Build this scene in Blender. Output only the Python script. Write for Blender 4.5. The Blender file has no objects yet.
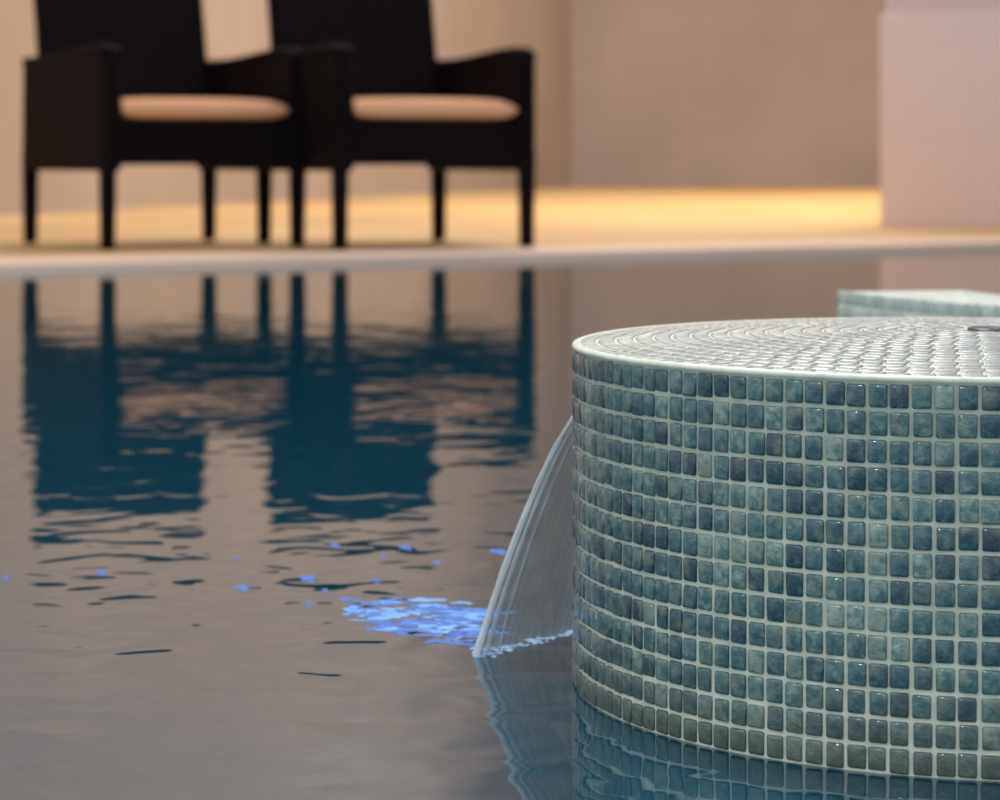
import bpy, bmesh, math, random
from mathutils import Vector, Matrix, noise
random.seed(7)
sc = bpy.context.scene
sc.view_settings.view_transform = 'Standard'

# ---------------------------------------------------------------- helpers
def mat(name):
    m = bpy.data.materials.new(name); m.use_nodes = True
    nt = m.node_tree; b = nt.nodes['Principled BSDF']
    return m, nt, b
def N(nt, t, **kw):
    n = nt.nodes.new(t)
    for k, v in kw.items():
        if hasattr(n, k): setattr(n, k, v)
        else: n.inputs[k].default_value = v
    return n
def L(nt, a, b): nt.links.new(a, b)
def ramp(nt, fac, stops):
    r = nt.nodes.new('ShaderNodeValToRGB')
    while len(r.color_ramp.elements) < len(stops): r.color_ramp.elements.new(0.5)
    for e, (p, c) in zip(r.color_ramp.elements, stops):
        e.position = p; e.color = (*c, 1)
    L(nt, fac, r.inputs[0]); return r
def obj(name, verts, faces, m=None, smooth=False, parent=None):
    me = bpy.data.meshes.new(name); me.from_pydata(verts, [], faces); me.update()
    o = bpy.data.objects.new(name, me); sc.collection.objects.link(o)
    if m: me.materials.append(m)
    if smooth:
        for p in me.polygons: p.use_smooth = True
    if parent: o.parent = parent
    return o
def box(name, x0, x1, y0, y1, z0, z1, m, parent=None, bevel=0, seg=3, tx=0, ty=0):
    v = [(x0+tx,y0+ty,z0),(x1-tx,y0+ty,z0),(x1-tx,y1-ty,z0),(x0+tx,y1-ty,z0),
         (x0,y0,z1),(x1,y0,z1),(x1,y1,z1),(x0,y1,z1)]
    f = [(3,2,1,0),(4,5,6,7),(0,1,5,4),(1,2,6,5),(2,3,7,6),(3,0,4,7)]
    o = obj(name, v, f, m, bevel > 0, parent)
    if bevel:
        b = o.modifiers.new('b','BEVEL'); b.width = bevel; b.segments = seg
        b.limit_method = 'NONE'
    return o
def empty(name, loc=(0,0,0), rot=0):
    e = bpy.data.objects.new(name, None); sc.collection.objects.link(e)
    e.location = loc; e.rotation_euler = (0,0,rot); return e

# ---------------------------------------------------------------- materials
def plaster(name, col, var=0.06, tile=None, mort=0.9):
    m, nt, b = mat(name)
    tc = N(nt,'ShaderNodeTexCoord'); n = N(nt,'ShaderNodeTexNoise'); n.inputs['Scale'].default_value = 0.8
    L(nt, tc.outputs['Object'], n.inputs['Vector'])
    c0 = tuple(max(0,c*(1-var*2)) for c in col); c1 = tuple(min(1,c*(1+var)) for c in col)
    r = ramp(nt, n.outputs[0], [(0.3,c0),(0.7,c1)])
    out = r.outputs[0]
    if tile:
        sx = N(nt,'ShaderNodeSeparateXYZ'); L(nt, tc.outputs['Object'], sx.inputs[0])
        cx = N(nt,'ShaderNodeCombineXYZ'); L(nt, sx.outputs[0], cx.inputs[0]); L(nt, sx.outputs[2], cx.inputs[1])
        br = N(nt,'ShaderNodeTexBrick'); br.offset = 0
        br.inputs['Scale'].default_value = 1; br.inputs['Brick Width'].default_value = tile
        br.inputs['Row Height'].default_value = tile; br.inputs['Mortar Size'].default_value = 0.006
        br.inputs['Color1'].default_value = (1,1,1,1); br.inputs['Color2'].default_value = (0.97,0.97,0.97,1)
        br.inputs['Mortar'].default_value = (mort,mort,mort,1)
        L(nt, cx.outputs[0], br.inputs['Vector'])
        mx = N(nt,'ShaderNodeMix', data_type='RGBA', blend_type='MULTIPLY'); mx.inputs[0].default_value = 1
        L(nt, out, mx.inputs[6]); L(nt, br.outputs[0], mx.inputs[7]); out = mx.outputs[2]
    L(nt, out, b.inputs['Base Color']); b.inputs['Roughness'].default_value = 0.6
    return m
m_wl = plaster('plaster_warm', (0.55,0.485,0.445))
m_wb = plaster('wall_tile_mauve', (0.50,0.43,0.41), tile=0.3, mort=0.9)
m_pil = plaster('pillar_tile_pink', (0.92,0.76,0.76), 0.02, tile=0.36, mort=0.95)
m_ceil = plaster('ceiling_paint', (0.60,0.57,0.55))
m_cop = plaster('coping_stone', (0.96,0.74,0.62), 0.03)
m_floor, nt, b = mat('floor_sand_tile')
tc = N(nt,'ShaderNodeTexCoord'); n = N(nt,'ShaderNodeTexNoise'); n.inputs['Scale'].default_value = 0.7
L(nt, tc.outputs['Object'], n.inputs['Vector'])
r = ramp(nt, n.outputs[0], [(0.3,(0.66,0.42,0.19)),(0.7,(0.82,0.56,0.26))])
L(nt, r.outputs[0], b.inputs['Base Color']); b.inputs['Roughness'].default_value = 0.55

m_rat, nt, b = mat('rattan_dark')
tc = N(nt,'ShaderNodeTexCoord')
w1 = N(nt,'ShaderNodeTexWave'); w1.bands_direction='Z'; w1.inputs['Scale'].default_value = 30
w2 = N(nt,'ShaderNodeTexWave'); w2.bands_direction='X'; w2.inputs['Scale'].default_value = 15
L(nt, tc.outputs['Object'], w1.inputs[0]); L(nt, tc.outputs['Object'], w2.inputs[0])
mm = N(nt,'ShaderNodeMath', operation='MULTIPLY'); L(nt,w1.outputs[1],mm.inputs[0]); L(nt,w2.outputs[1],mm.inputs[1])
r = ramp(nt, mm.outputs[0], [(0,(0.005,0.003,0.005)),(1,(0.010,0.007,0.010))]); L(nt, r.outputs[0], b.inputs['Base Color'])
bp = N(nt,'ShaderNodeBump'); bp.inputs['Distance'].default_value=0.004; L(nt,mm.outputs[0],bp.inputs['Height']); L(nt,bp.outputs[0],b.inputs['Normal'])
b.inputs['Roughness'].default_value = 0.7
b.inputs['Specular IOR Level'].default_value = 0.10

m_cush, nt, b = mat('cushion_fabric')
tc = N(nt,'ShaderNodeTexCoord'); n = N(nt,'ShaderNodeTexNoise'); n.inputs['Scale'].default_value = 60
L(nt, tc.outputs['Object'], n.inputs['Vector'])
r = ramp(nt, n.outputs[0], [(0.3,(0.80,0.43,0.24)),(0.7,(0.90,0.51,0.30))]); L(nt, r.outputs[0], b.inputs['Base Color'])
b.inputs['Roughness'].default_value = 0.9

def tile_mat(name, stops, rough=0.18, bump=0.0006, wl=False, coat=0.6):
    m, nt, b = mat(name)
    at = N(nt,'ShaderNodeAttribute', attribute_name='rnd')
    tc = N(nt,'ShaderNodeTexCoord'); n = N(nt,'ShaderNodeTexNoise'); n.inputs['Scale'].default_value = 190; n.inputs['Detail'].default_value=5; n.inputs['Roughness'].default_value=0.65
    L(nt, tc.outputs['Object'], n.inputs['Vector'])
    a = N(nt,'ShaderNodeMath', operation='MULTIPLY_ADD'); L(nt,n.outputs[0],a.inputs[0]); a.inputs[1].default_value=1.9
    L(nt, at.outputs['Fac'], a.inputs[2])
    s = N(nt,'ShaderNodeMath', operation='SUBTRACT'); L(nt,a.outputs[0],s.inputs[0]); s.inputs[1].default_value=0.97
    r = ramp(nt, s.outputs[0], stops); col = r.outputs[0]
    if wl:
        n3 = N(nt,'ShaderNodeTexNoise'); n3.inputs['Scale'].default_value = 95; n3.inputs['Detail'].default_value=3
        L(nt, tc.outputs['Object'], n3.inputs['Vector'])
        m3 = N(nt,'ShaderNodeMapRange'); L(nt,n3.outputs[0],m3.inputs[0]); m3.inputs[1].default_value=0.52; m3.inputs[2].default_value=0.70; m3.inputs[3].default_value=0; m3.inputs[4].default_value=0.7
        mo = N(nt,'ShaderNodeMix', data_type='RGBA'); L(nt,m3.outputs[0],mo.inputs[0]); L(nt,col,mo.inputs[6]); mo.inputs[7].default_value=(0.18,0.225,0.17,1)
        col = mo.outputs[2]
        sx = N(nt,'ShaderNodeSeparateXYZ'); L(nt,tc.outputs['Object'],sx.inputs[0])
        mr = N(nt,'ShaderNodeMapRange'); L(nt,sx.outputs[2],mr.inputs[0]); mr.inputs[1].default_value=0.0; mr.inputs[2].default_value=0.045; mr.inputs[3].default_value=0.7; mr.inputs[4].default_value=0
        mx = N(nt,'ShaderNodeMix', data_type='RGBA'); L(nt,mr.outputs[0],mx.inputs[0]); L(nt,col,mx.inputs[6]); mx.inputs[7].default_value=(0.11,0.13,0.085,1)  # olive reflection near the waterline, painted into the lowest tiles
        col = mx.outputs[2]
    L(nt, col, b.inputs['Base Color'])
    bp = N(nt,'ShaderNodeBump'); bp.inputs['Distance'].default_value=bump; bp.inputs['Strength'].default_value=0.7
    L(nt,n.outputs[0],bp.inputs['Height']); L(nt,bp.outputs[0],b.inputs['Normal'])
    b.inputs['Roughness'].default_value = rough; b.inputs['IOR'].default_value = 1.6
    b.inputs['Metallic'].default_value = 0.1
    b.inputs['Coat Weight'].default_value = coat; b.inputs['Coat Roughness'].default_value=0.05
    return m
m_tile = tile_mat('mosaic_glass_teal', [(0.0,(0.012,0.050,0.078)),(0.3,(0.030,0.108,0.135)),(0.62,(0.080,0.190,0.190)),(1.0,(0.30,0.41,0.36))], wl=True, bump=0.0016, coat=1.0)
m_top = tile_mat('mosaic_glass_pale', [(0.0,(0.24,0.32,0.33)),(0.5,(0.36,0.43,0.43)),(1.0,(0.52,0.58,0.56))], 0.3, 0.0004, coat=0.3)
m_far = tile_mat('mosaic_glass_celadon', [(0.0,(0.50,0.60,0.55)),(1.0,(0.76,0.84,0.77))], 0.4, 0.0003, coat=0.2)
m_grout, nt, b = mat('grout_cream')
tc = N(nt,'ShaderNodeTexCoord'); n = N(nt,'ShaderNodeTexNoise'); n.inputs['Scale'].default_value = 90; n.inputs['Detail'].default_value=4
L(nt, tc.outputs['Object'], n.inputs['Vector'])
r = ramp(nt, n.outputs[0], [(0.3,(0.64,0.71,0.58)),(0.7,(0.90,0.93,0.80))]); L(nt, r.outputs[0], b.inputs['Base Color'])
b.inputs['Roughness'].default_value=0.35
m_dark, nt, b = mat('drain_dark'); b.inputs['Base Color'].default_value=(0.01,0.015,0.015,1)
m_steel, nt, b = mat('steel'); b.inputs['Base Color'].default_value=(0.15,0.17,0.17,1); b.inputs['Metallic'].default_value=1; b.inputs['Roughness'].default_value=0.45

# water
m_wat = bpy.data.materials.new('pool_water'); m_wat.use_nodes=True
nt = m_wat.node_tree; nt.nodes.clear()
out = N(nt,'ShaderNodeOutputMaterial'); df = N(nt,'ShaderNodeBsdfDiffuse'); df.inputs[0].default_value=(0.003,0.056,0.092,1)
gl = N(nt,'ShaderNodeBsdfGlossy'); gl.inputs['Roughness'].default_value=0.03; gl.inputs[0].default_value=(0.92,0.94,0.95,1)
fr = N(nt,'ShaderNodeFresnel'); fr.inputs[0].default_value=1.8
mx = N(nt,'ShaderNodeMixShader'); L(nt,fr.outputs[0],mx.inputs[0]); L(nt,df.outputs[0],mx.inputs[1]); L(nt,gl.outputs[0],mx.inputs[2]); L(nt,mx.outputs[0],out.inputs[0])
tc = N(nt,'ShaderNodeTexCoord')
def wn(scale, det, dist):
    n = N(nt,'ShaderNodeTexNoise'); n.inputs['Scale'].default_value=scale; n.inputs['Detail'].default_value=det
    n.inputs['Distortion'].default_value=dist; L(nt,tc.outputs['Object'],n.inputs['Vector']); return n.outputs[0]
n1 = wn(7,0.8,0.4); n2 = wn(17,1.0,0.6)
vs = N(nt,'ShaderNodeVectorMath', operation='DISTANCE'); L(nt,tc.outputs['Object'],vs.inputs[0]); vs.inputs[1].default_value=(-0.04,1.62,0)
mr = N(nt,'ShaderNodeMapRange'); L(nt,vs.outputs['Value'],mr.inputs[0]); mr.inputs[1].default_value=0.0; mr.inputs[2].default_value=0.7; mr.inputs[3].default_value=1; mr.inputs[4].default_value=0.36
pw = N(nt,'ShaderNodeMath',operation='POWER'); L(nt,mr.outputs[0],pw.inputs[0]); pw.inputs[1].default_value=1.5
m2 = N(nt,'ShaderNodeMath',operation='MULTIPLY'); L(nt,pw.outputs[0],m2.inputs[0]); L(nt,n2,m2.inputs[1])
m2b = N(nt,'ShaderNodeMath',operation='MULTIPLY'); L(nt,m2.outputs[0],m2b.inputs[0]); m2b.inputs[1].default_value=0.0023
m1b = N(nt,'ShaderNodeMath',operation='MULTIPLY_ADD'); L(nt,n1,m1b.inputs[0]); m1b.inputs[1].default_value=0.0012; L(nt,m2b.outputs[0],m1b.inputs[2])
bp = N(nt,'ShaderNodeBump'); bp.inputs['Distance'].default_value=1.0; bp.inputs['Strength'].default_value=1.0
L(nt,m1b.outputs[0],bp.inputs['Height']); L(nt,bp.outputs[0],gl.inputs['Normal']); L(nt,bp.outputs[0],fr.inputs['Normal'])

# falling water
def sheet_mat(name, lo, hi, sc_u, col=(0.80,0.86,0.90,1)):
    m = bpy.data.materials.new(name); m.use_nodes=True; nt=m.node_tree; nt.nodes.clear()
    out = N(nt,'ShaderNodeOutputMaterial'); tr = N(nt,'ShaderNodeBsdfTransparent'); tr.inputs[0].default_value=(0.95,0.98,1,1)
    pb = N(nt,'ShaderNodeBsdfPrincipled'); pb.inputs['Base Color'].default_value=col; pb.inputs['Roughness'].default_value=0.12
    uv = N(nt,'ShaderNodeUVMap'); mp = N(nt,'ShaderNodeMapping'); L(nt,uv.outputs[0],mp.inputs[0]); mp.inputs['Scale'].default_value=(sc_u,1.0,1)
    n = N(nt,'ShaderNodeTexNoise'); n.inputs['Scale'].default_value=1; n.inputs['Detail'].default_value=5; L(nt,mp.outputs[0],n.inputs['Vector'])
    r = N(nt,'ShaderNodeMapRange'); L(nt,n.outputs[0],r.inputs[0]); r.inputs[1].default_value=0.34; r.inputs[2].default_value=0.70; r.inputs[3].default_value=lo; r.inputs[4].default_value=hi
    bp = N(nt,'ShaderNodeBump'); bp.inputs['Distance'].default_value=0.004; L(nt,n.outputs[0],bp.inputs['Height']); L(nt,bp.outputs[0],pb.inputs['Normal'])
    mx = N(nt,'ShaderNodeMixShader'); L(nt,r.outputs[0],mx.inputs[0]); L(nt,tr.outputs[0],mx.inputs[1]); L(nt,pb.outputs[0],mx.inputs[2]); L(nt,mx.outputs[0],out.inputs[0])
    return m
m_sheet = sheet_mat('falling_water', 0.18, 0.72, 30)
m_rim = sheet_mat('falling_water_rim', 0.45, 0.98, 3, (0.92,0.97,1.0,1))
def blue(name, base, em, s):  # emission stands in for blue light glinting on the water
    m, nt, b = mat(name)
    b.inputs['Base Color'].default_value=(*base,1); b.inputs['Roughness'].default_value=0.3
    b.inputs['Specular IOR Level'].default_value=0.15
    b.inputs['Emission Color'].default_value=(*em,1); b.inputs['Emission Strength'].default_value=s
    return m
m_blue = blue('blue_glint_glow',(0.02,0.10,0.30),(0.015,0.12,0.52),0.7)
m_blue2 = blue('pale_blue_glint_glow',(0.10,0.28,0.50),(0.09,0.30,0.75),0.7)
m_foam, nt, b = mat('white_foam')
b.inputs['Base Color'].default_value=(0.35,0.58,0.90,1); b.inputs['Roughness'].default_value=0.3

# ---------------------------------------------------------------- room
def prism(name, pts, z0, z1, m):
    n=len(pts); v=[(x,y,z0) for x,y in pts]+[(x,y,z1) for x,y in pts]
    f=[tuple(range(n))[::-1], tuple(range(n,2*n))]+[(i,(i+1)%n,(i+1)%n+n,i+n) for i in range(n)]
    return obj(name,v,f,m)
def edge(x): return 6.75+(x+1.28)*0.60
xs0,xs1=-5.0,9.0
prism('floor',[(xs0,edge(xs0)+0.5),(xs1,edge(xs1)+0.5),(xs1,25.2),(xs0,25.2)],-0.3,0.02,m_floor)
prism('trim_1',[(xs0,edge(xs0)),(xs1,edge(xs1)),(xs1,edge(xs1)+0.5),(xs0,edge(xs0)+0.5)],-0.3,0.021,m_cop)
H=7
def wall(name,p,q,m,t=0.2,z1=H):
    p=Vector(p);q=Vector(q);d=(q-p);l=d.length
    o=box(name,0,l,0,t,-0.3,z1,m); o.location=(p.x,p.y,0); o.rotation_euler=(0,0,math.atan2(d.y,d.x)); return o
cor=(0.69,24.8); dx,dy=3.14,12.2
wall('wall_left',(0.69-dx*1.75,24.8-dy*1.75),cor,m_wl)
wall('wall_back',cor,(9.2,24.8),m_wb)
wall('wall_right',(9.0,24.8),(9.0,2),m_wl)
prism('ceiling',[(-5,2),(9.2,2),(9.2,25.2),(-5,25.2)],H,H+0.2,m_ceil)
xw=-4.25
obj('pool_water',[(xw,-2,0),(8.98,-2,0),(8.98,edge(9)+0.02,0),(xw,edge(xw)+0.02,0)],[(0,1,2,3)],m_wat)
pil = empty('pillar',(1.525,10.3,0.02),-math.radians(8.6))
box('plinth',0,1.1,0,0.8,0,0.86,m_pil,pil,0.008)
box('shaft',0.02,1.08,0.02,0.78,0.86,H-0.02,m_pil,pil,0.008)

# ---------------------------------------------------------------- chairs
def armchair(name, fl, th, W=0.68, D=0.78):
    e = empty(name,(fl[0],fl[1],0.02),th)
    lg=0.047
    for i,(x,y) in enumerate([(0,0),(W-lg,0),(0,D-lg),(W-lg,D-lg)]):
        box(f'leg_{i+1}',x,x+lg,y,y+lg,0,0.30,m_rat,e,0.006,2,0.004,0.004)
    segs=24; v=[];f=[]
    for k in range(segs+1):
        u=k/segs; x=0.02+u*(W-0.04); zb=0.245+0.014*min(1,math.sin(math.pi*u)*4)
        for (yy,z) in [(0.012,zb),(0.012,0.395),(D-0.02,0.395),(D-0.02,zb)]: v.append((x,yy,z))
    for k in range(segs):
        a=k*4;c=a+4
        for j in range(4): f.append((a+j,a+(j+1)%4,c+(j+1)%4,c+j))
    f.append((0,1,2,3)); f.append((segs*4+3,segs*4+2,segs*4+1,segs*4))
    obj('seat_frame',v,f,m_rat,False,e)
    prof=[(0,0.24),(0,0.575),(0.008,0.602),(0.03,0.617),(0.08,0.62),(0.2,0.618),(0.34,0.61),(0.48,0.602),(0.60,0.60),(0.70,0.602),(D-0.01,0.602),(D,0.24)]
    for nm,x0 in (('arm_left',0.0),('arm_right',W-0.062)):
        n=len(prof); t=0.062
        v=[(x0,y,z) for y,z in prof]+[(x0+t,y,z) for y,z in prof]
        f=[tuple(range(n)),tuple(range(n,2*n))[::-1]]+[(i,i+n,(i+1)%n+n,(i+1)%n) for i in range(n)]
        o=obj(nm,v,f,m_rat,False,e); bb=o.modifiers.new('b','BEVEL'); bb.width=0.012; bb.segments=3; bb.limit_method='ANGLE'
        v=[];f=[];K=10
        path=[(y,z) for y,z in prof[2:-1]]
        for (y,z) in path:
            for k in range(K):
                a=2*math.pi*k/K; v.append((x0+t/2+math.cos(a)*0.037,y,z-0.004+math.sin(a)*0.016))
        for i in range(len(path)-1):
            for k in range(K): f.append((i*K+k,i*K+(k+1)%K,(i+1)*K+(k+1)%K,(i+1)*K+k))
        f.append(tuple(range(K))[::-1]); f.append(tuple((len(path)-1)*K+k for k in range(K)))
        obj(nm+'_cap',v,f,m_rat,True,e)
    v=[];f=[];nx,nz=12,10
    for side in (0,1):
        for j in range(nz+1):
            for i in range(nx+1):
                u=i/nx;w=j/nz
                x=0.04+u*(W-0.09); z=0.36+w*0.545-0.012*(abs(2*u-1)**4)*w
                y=D-0.135+w*0.11+0.03*(1-(2*u-1)**2)*0.8+ (0.05 if side else 0)
                v.append((x,y,z))
    M=(nx+1)*(nz+1)
    for j in range(nz):
        for i in range(nx):
            a=j*(nx+1)+i
            f.append((a,a+1,a+nx+2,a+nx+1)); f.append((M+a,M+a+nx+1,M+a+nx+2,M+a+1))
    for i in range(nx):
        f.append((i+1,i,M+i,M+i+1)); a=nz*(nx+1)+i; f.append((a,a+1,M+a+1,M+a))
    for j in range(nz):
        a=j*(nx+1); f.append((a,a+nx+1,M+a+nx+1,M+a)); a+=nx; f.append((a+nx+1,a,M+a,M+a+nx+1))
    o=obj('backrest',v,f,m_rat,False,e); bb=o.modifiers.new('b','BEVEL'); bb.width=0.012; bb.segments=3; bb.limit_method='ANGLE'; bb.angle_limit=1.0
    v=[];f=[];n=20
    for side in (1,-1):
        for j in range(n+1):
            for i in range(n+1):
                a=math.sin(math.pi/2*(2*i/n-1));c=math.sin(math.pi/2*(2*j/n-1))
                pf=(max(0,1-abs(a)**10)*max(0,1-abs(c)**10))**0.4
                v.append((W/2+a*(W/2-0.063),0.320+c*0.325,0.430+side*0.035*pf+(0.006*(1-a*a)*(1-c*c) if side>0 else 0)))
    M=(n+1)**2
    for j in range(n):
        for i in range(n):
            a=j*(n+1)+i; f.append((a,a+1,a+n+2,a+n+1)); f.append((M+a,M+a+n+1,M+a+n+2,M+a+1))
    obj('seat_cushion',v,f,m_cush,True,e)
    return e
armchair('wicker_armchair',(-1.205,7.80),math.radians(28.8))
armchair('wicker_armchair.001',(-0.500,7.80),math.radians(23.5),0.67)

# ---------------------------------------------------------------- mosaic builder
class Tiles:
    def __init__(s): s.v=[];s.f=[];s.r=[]
    def add(s,fn,w,h,t,rnd):
        base=len(s.v)
        for (ins,dep) in ((0,0),(0.0,t*0.55),(0.08,t*0.88),(0.22,t)):
            hw=w/2*(1-ins);hh=h/2*(1-ins);c=min(hw,hh)*0.16
            for a,b in ((-hw+c,-hh),(hw-c,-hh),(hw,-hh+c),(hw,hh-c),(hw-c,hh),(-hw+c,hh),(-hw,hh-c),(-hw,-hh+c)):
                s.v.append(fn(a,b,dep)); s.r.append(rnd)
        for k in range(3):
            for i in range(8):
                j=(i+1)%8; o=base+k*8
                s.f.append((o+i,o+j,o+8+j,o+8+i))
        s.f.append(tuple(base+24+i for i in range(8)))
    def build(s,name,m,parent):
        o=obj(name,s.v,s.f,m,True,parent)
        at=o.data.attributes.new('rnd','FLOAT','POINT'); at.data.foreach_set('value',s.r)
        return o

# ---- round column
CX,CY,R,T=0.28,1.47,0.2385,0.194
DOME=0.0085
col=empty('mosaic_tiled_fountain_column',(CX,CY,0))
def zt(r): return T+DOME*(1-(r/R)**2)
RO=0.0105
prof=[(R-0.0016,-0.06),(R-0.0016,T-0.0034),(R-0.0004,T-0.0028),(R+0.0004,T-0.0016),(R-0.0002,T-0.0003),(R-0.002,T+0.0004),(R-0.006,zt(R-0.006)-0.0006)]+[(R*k/12, zt(R*k/12)-0.0008) for k in range(11,0,-1)]+[(RO,zt(RO)-0.0016),(RO,T-0.05),(0.0005,T-0.05)]
v=[];f=[];K=200
for (r_,z) in prof:
    for k in range(K):
        a=2*math.pi*k/K; v.append((r_*math.cos(a),r_*math.sin(a),z))
for i in range(len(prof)-1):
    for k in range(K): f.append((i*K+k,i*K+(k+1)%K,(i+1)*K+(k+1)%K,(i+1)*K+k))
body=obj('grout_body',v,f,m_grout,True,col)
pw_=0.0110;ph=(T-0.003)/14
NC=round(2*math.pi*R/pw_)
Tl=Tiles()
for row in range(-2,14):
    zc=(row+0.5)*ph
    tone_row=random.uniform(-0.05,0.05)
    for k in range(NC):
        a0=2*math.pi*(k+random.uniform(-0.04,0.04))/NC
        z0=zc+random.uniform(-0.0003,0.0003)
        tx=random.gauss(0,0.04);ty=random.gauss(0,0.035)
        w=(2*math.pi*R/NC)*0.85*random.uniform(0.94,1.03);h=ph*0.865*random.uniform(0.95,1.03)
        def fn(a,b,c,a0=a0,z0=z0,tx=tx,ty=ty):
            rr=R-0.0022+c+ (a*tx+b*ty if c>0 else 0)
            an=a0+a/R
            return (rr*math.cos(an),rr*math.sin(an),z0+b)
        nz=noise.noise(Vector((a0*4,zc*18,3)))*0.3
        rnd=min(1,max(0,random.gauss(0.50,0.18)+nz+tone_row - (0.10 if row==13 else 0)))
        if random.random()<0.10: rnd*=0.35
        Tl.add(fn,w,h,0.0022,rnd)
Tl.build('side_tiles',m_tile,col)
Tt=Tiles()
rp=0.0108
nr=int((R-0.012)/rp)
for i in range(nr+1):
    rr0=R-0.0085-i*rp
    if rr0<0.0185: break
    n=max(8,round(2*math.pi*rr0/0.0125))
    for k in range(n):
        a0=2*math.pi*(k+0.5*(i%2))/n
        w=2*math.pi*rr0/n*0.90;h=rp*0.84
        tx=random.gauss(0,0.012);ty=random.gauss(0,0.012)
        def fn(a,b,c,a0=a0,rr0=rr0,tx=tx,ty=ty):
            rr=rr0+b; an=a0+a/rr0
            return (rr*math.cos(an),rr*math.sin(an),zt(rr)-0.0012+c+(a*tx+b*ty if c>0 else 0))
        Tt.add(fn,w,h,0.0010,min(1,max(0,random.gauss(0.5,0.2))))
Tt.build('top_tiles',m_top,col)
v=[];f=[]
for (r_,z) in ((RO-0.0002,T-0.02),(RO-0.0002,zt(0)+0.0006),(RO+0.0018,zt(0)+0.0006),(RO+0.0024,zt(0)-0.002)):
    for k in range(48):
        a=2*math.pi*k/48; v.append((r_*math.cos(a),r_*math.sin(a),z))
for i in range(3):
    for k in range(48): f.append((i*48+k,i*48+(k+1)%48,(i+1)*48+(k+1)%48,(i+1)*48+k))
obj('outlet_ring',v,f,m_steel,True,col)
v=[((RO-0.0004)*math.cos(2*math.pi*k/48),(RO-0.0004)*math.sin(2*math.pi*k/48),zt(0)+0.0003) for k in range(48)]
obj('outlet_hole',v,[tuple(range(48))],m_dark,False,col)

# ---- curved tiled pool wall behind
wallc=empty('mosaic_tiled_pool_wall',(0.978,2.62,0))
RW,TH,TW=0.66,0.13,0.170
a_s,a_e=math.radians(190),math.radians(300)
v=[];f=[];K=60
for k in range(K+1):
    a=a_s+(a_e-a_s)*k/K
    for (r_,z) in ((RW-0.002,-0.05),(RW-0.002,TW-0.001),(RW-TH,TW-0.001),(RW-TH,-0.05)):
        v.append((r_*math.cos(a),r_*math.sin(a),z))
for k in range(K):
    for j in range(4): f.append((k*4+j,k*4+(j+1)%4,k*4+4+(j+1)%4,k*4+4+j))
f.append((0,1,2,3)); f.append((K*4+3,K*4+2,K*4+1,K*4))
obj('grout_body',v,f,m_grout,False,wallc)
Tw=Tiles()
nW=int(RW*(a_e-a_s)/0.0125)
for row in range(-1,13):
    h0=TW/12.4
    for k in range(nW):
        a0=a_s+(a_e-a_s)*(k+0.5)/nW; z0=(row+0.5)*h0-0.006
        if z0>TW-0.004: continue
        def fn(a,b,c,a0=a0,z0=z0):
            rr=RW-0.002+c; an=a0+a/RW
            return (rr*math.cos(an),rr*math.sin(an),z0+b)
        Tw.add(fn,0.0107,h0*0.86,0.0012,random.random())
for i in range(10):
    rr0=RW-0.0065-i*0.013
    for k in range(nW):
        a0=a_s+(a_e-a_s)*(k+0.5)/nW
        def fn(a,b,c,a0=a0,rr0=rr0):
            rr=rr0+b; an=a0+a/RW
            return (rr*math.cos(an),rr*math.sin(an),TW-0.001+c)
        Tw.add(fn,0.0107,0.011,0.001,random.random())
Tw.build('tiles',m_far,wallc)

# ---------------------------------------------------------------- falling water
fall=empty('water_cascade')
A0=Vector((0.0500,1.520,0.155)); A1=Vector((-0.0135,1.550,0.0))
B0=Vector((0.1050,1.632,0.155)); B1=Vector((0.075,1.665,0.0))
def sheetpt(u,p):
    a=A0.lerp(A1,p); b=B0.lerp(B1,p)
    q=a.lerp(b,u)
    z=0.156*(1-0.55*p-0.45*p*p)
    off=(0.0012*noise.noise(Vector((u*7,p*1.2,0)))+0.0004*noise.noise(Vector((u*45,p*2,5))))*(0.3+0.7*p)
    return Vector((q.x,q.y,z))+Vector((-0.75,-0.4,0))*off*2
nu,npp=120,40
v=[];f=[];uvs=[]
for j in range(npp+1):
    for i in range(nu+1): v.append(tuple(sheetpt(i/nu,j/npp))); uvs.append((i/nu,j/npp))
for j in range(npp):
    for i in range(nu):
        a=j*(nu+1)+i; f.append((a,a+1,a+nu+2,a+nu+1))
o=obj('sheet',v,f,m_sheet,True,fall)
uvl=o.data.uv_layers.new(name='UVMap')
for l in o.data.loops: uvl.data[l.index].uv=uvs[l.vertex_index]
def rope(name,u,rad,m,seed):
    v=[];f=[];uvs=[];K=10
    for j in range(npp+1):
        p=j/npp; c=sheetpt(u,p)
        rr=rad*(0.6+0.7*p)*(1+0.4*noise.noise(Vector((p*9,seed,0))))
        for k in range(K):
            a=2*math.pi*k/K
            v.append((c.x+math.cos(a)*rr*1.3,c.y+math.sin(a)*rr*0.8,c.z+0.3*rr*math.sin(a))); uvs.append((k/K,p*3))
    for j in range(npp):
        for k in range(K): f.append((j*K+k,j*K+(k+1)%K,(j+1)*K+(k+1)%K,(j+1)*K+k))
    o=obj(name,v,f,m,True,fall); uvl=o.data.uv_layers.new(name='UVMap')
    for l in o.data.loops: uvl.data[l.index].uv=uvs[l.vertex_index]
rope('edge_stream',0.0,0.0016,m_rim,1)
rope('inner_stream_1',0.07,0.0010,m_rim,2)
rope('inner_stream_2',0.14,0.0005,m_rim,3)
v=[];f=[]
for k in range(13):
    a=math.radians(168-44*k/12)
    for (r_,z) in ((R-0.004,0.152),(R+0.003,0.152),(R+0.003,0.1545),(R-0.004,0.1545)):
        v.append((r_*math.cos(a),r_*math.sin(a),z))
for k in range(12):
    for j in range(4): f.append((k*4+j,k*4+(j+1)%4,k*4+4+(j+1)%4,k*4+4+j))
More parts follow.
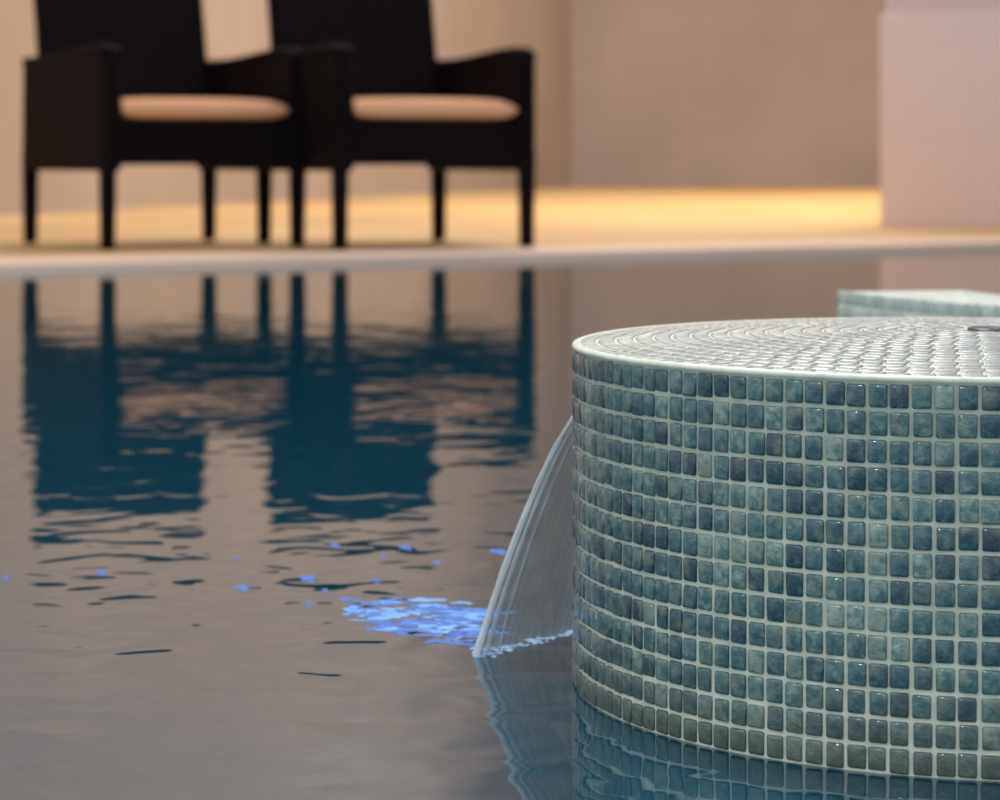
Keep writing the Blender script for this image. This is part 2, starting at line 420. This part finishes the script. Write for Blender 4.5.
f.append((0,1,2,3)); f.append((51,50,49,48))
obj('spout_lip',v,f,m_steel,False,col)

spl=empty('splash_foam_and_glints')  # holds the foam line and the glowing glint patches
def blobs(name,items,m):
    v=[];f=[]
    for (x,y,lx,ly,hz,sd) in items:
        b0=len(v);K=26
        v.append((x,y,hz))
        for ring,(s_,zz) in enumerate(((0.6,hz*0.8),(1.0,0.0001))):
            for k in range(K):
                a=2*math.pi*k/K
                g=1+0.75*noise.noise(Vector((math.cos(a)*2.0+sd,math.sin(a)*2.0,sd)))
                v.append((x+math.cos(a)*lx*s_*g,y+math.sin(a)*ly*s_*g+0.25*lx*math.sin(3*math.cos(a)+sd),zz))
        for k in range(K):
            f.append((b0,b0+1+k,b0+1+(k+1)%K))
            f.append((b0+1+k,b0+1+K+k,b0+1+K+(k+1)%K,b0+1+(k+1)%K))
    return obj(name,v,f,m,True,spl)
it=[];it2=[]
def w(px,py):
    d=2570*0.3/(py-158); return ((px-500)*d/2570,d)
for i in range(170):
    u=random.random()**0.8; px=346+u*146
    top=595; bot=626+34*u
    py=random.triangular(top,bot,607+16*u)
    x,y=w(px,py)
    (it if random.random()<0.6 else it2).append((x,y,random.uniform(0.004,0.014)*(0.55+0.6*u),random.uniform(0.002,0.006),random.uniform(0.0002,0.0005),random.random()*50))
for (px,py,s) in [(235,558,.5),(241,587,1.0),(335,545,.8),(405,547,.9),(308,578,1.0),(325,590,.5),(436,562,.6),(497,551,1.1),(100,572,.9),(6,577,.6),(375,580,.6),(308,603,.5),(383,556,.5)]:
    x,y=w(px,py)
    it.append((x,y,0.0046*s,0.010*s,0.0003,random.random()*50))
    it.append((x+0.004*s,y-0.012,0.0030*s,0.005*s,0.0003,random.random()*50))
blobs('blue_glint_patches',it,m_blue); blobs('pale_blue_glint_patches',it2,m_blue2)  # flat glowing patches, painted glints of blue light on the water
it=[]
for i in range(80):
    u=random.random()
    c=A1.lerp(B1,u*0.95)
    it.append((c.x+random.gauss(0,0.003),c.y-0.002+random.gauss(0,0.004),random.uniform(0.001,0.003),random.uniform(0.001,0.003),random.uniform(0.0003,0.0008),random.random()*50))
blobs('foam_line',it,m_foam)

# ---------------------------------------------------------------- lights
def area(name,loc,size,power,col,tgt=None,sy=None):
    l=bpy.data.lights.new(name,'AREA'); l.energy=power; l.color=col; l.size=size
    if sy: l.shape='RECTANGLE'; l.size_y=sy
    o=bpy.data.objects.new(name,l); sc.collection.objects.link(o); o.location=loc
    if tgt: o.rotation_euler=(Vector(tgt)-Vector(loc)).to_track_quat('-Z','Y').to_euler()
    return o
area('ceiling_light_hall',(2.5,17,6.8),5,470,(1,0.91,0.82))
area('ceiling_light_deck',(0.5,10.5,6.8),3,270,(1,0.91,0.83))
area('added_glint_light_top',(-0.5,3.0,4.5),1.2,130,(0.95,0.98,1.0),(0.3,1.5,0.1))  # unseen lamp added for sheen on the column top and tiles
area('added_glint_light_front',(-1.2,-0.6,2.2),0.22,17,(0.97,0.99,1.0),(0.3,1.5,0.1))  # unseen small lamp added behind the camera for sharp tile glints
for i,(x,y,e) in enumerate([(2.1,12.0,620),(2.6,15.8,780),(3.0,20,600),(0.9,14.0,430)]):
    s=bpy.data.lights.new(f'warm_downlight_{i+1}','SPOT'); s.energy=e; s.color=(1,0.72,0.35); s.spot_size=math.radians(56); s.spot_blend=1.0; s.shadow_soft_size=0.2
    o=bpy.data.objects.new(f'warm_downlight_{i+1}',s); sc.collection.objects.link(o); o.location=(x,y,5.5)
w_=bpy.data.worlds.new('World'); sc.world=w_; w_.use_nodes=True
w_.node_tree.nodes['Background'].inputs[0].default_value=(0.88,0.94,1.0,1)
w_.node_tree.nodes['Background'].inputs[1].default_value=0.72

# ---------------------------------------------------------------- camera
cd=bpy.data.cameras.new('camera'); cam=bpy.data.objects.new('camera',cd); sc.collection.objects.link(cam)
cam.location=(0,0,0.3); cam.rotation_euler=(math.pi/2,0,0)
cd.sensor_width=36; cd.lens=2570*36/1000; cd.shift_y=-0.242; cd.clip_start=0.05; cd.clip_end=100
cd.dof.use_dof=True; cd.dof.focus_distance=1.33; cd.dof.aperture_fstop=13
sc.camera=cam
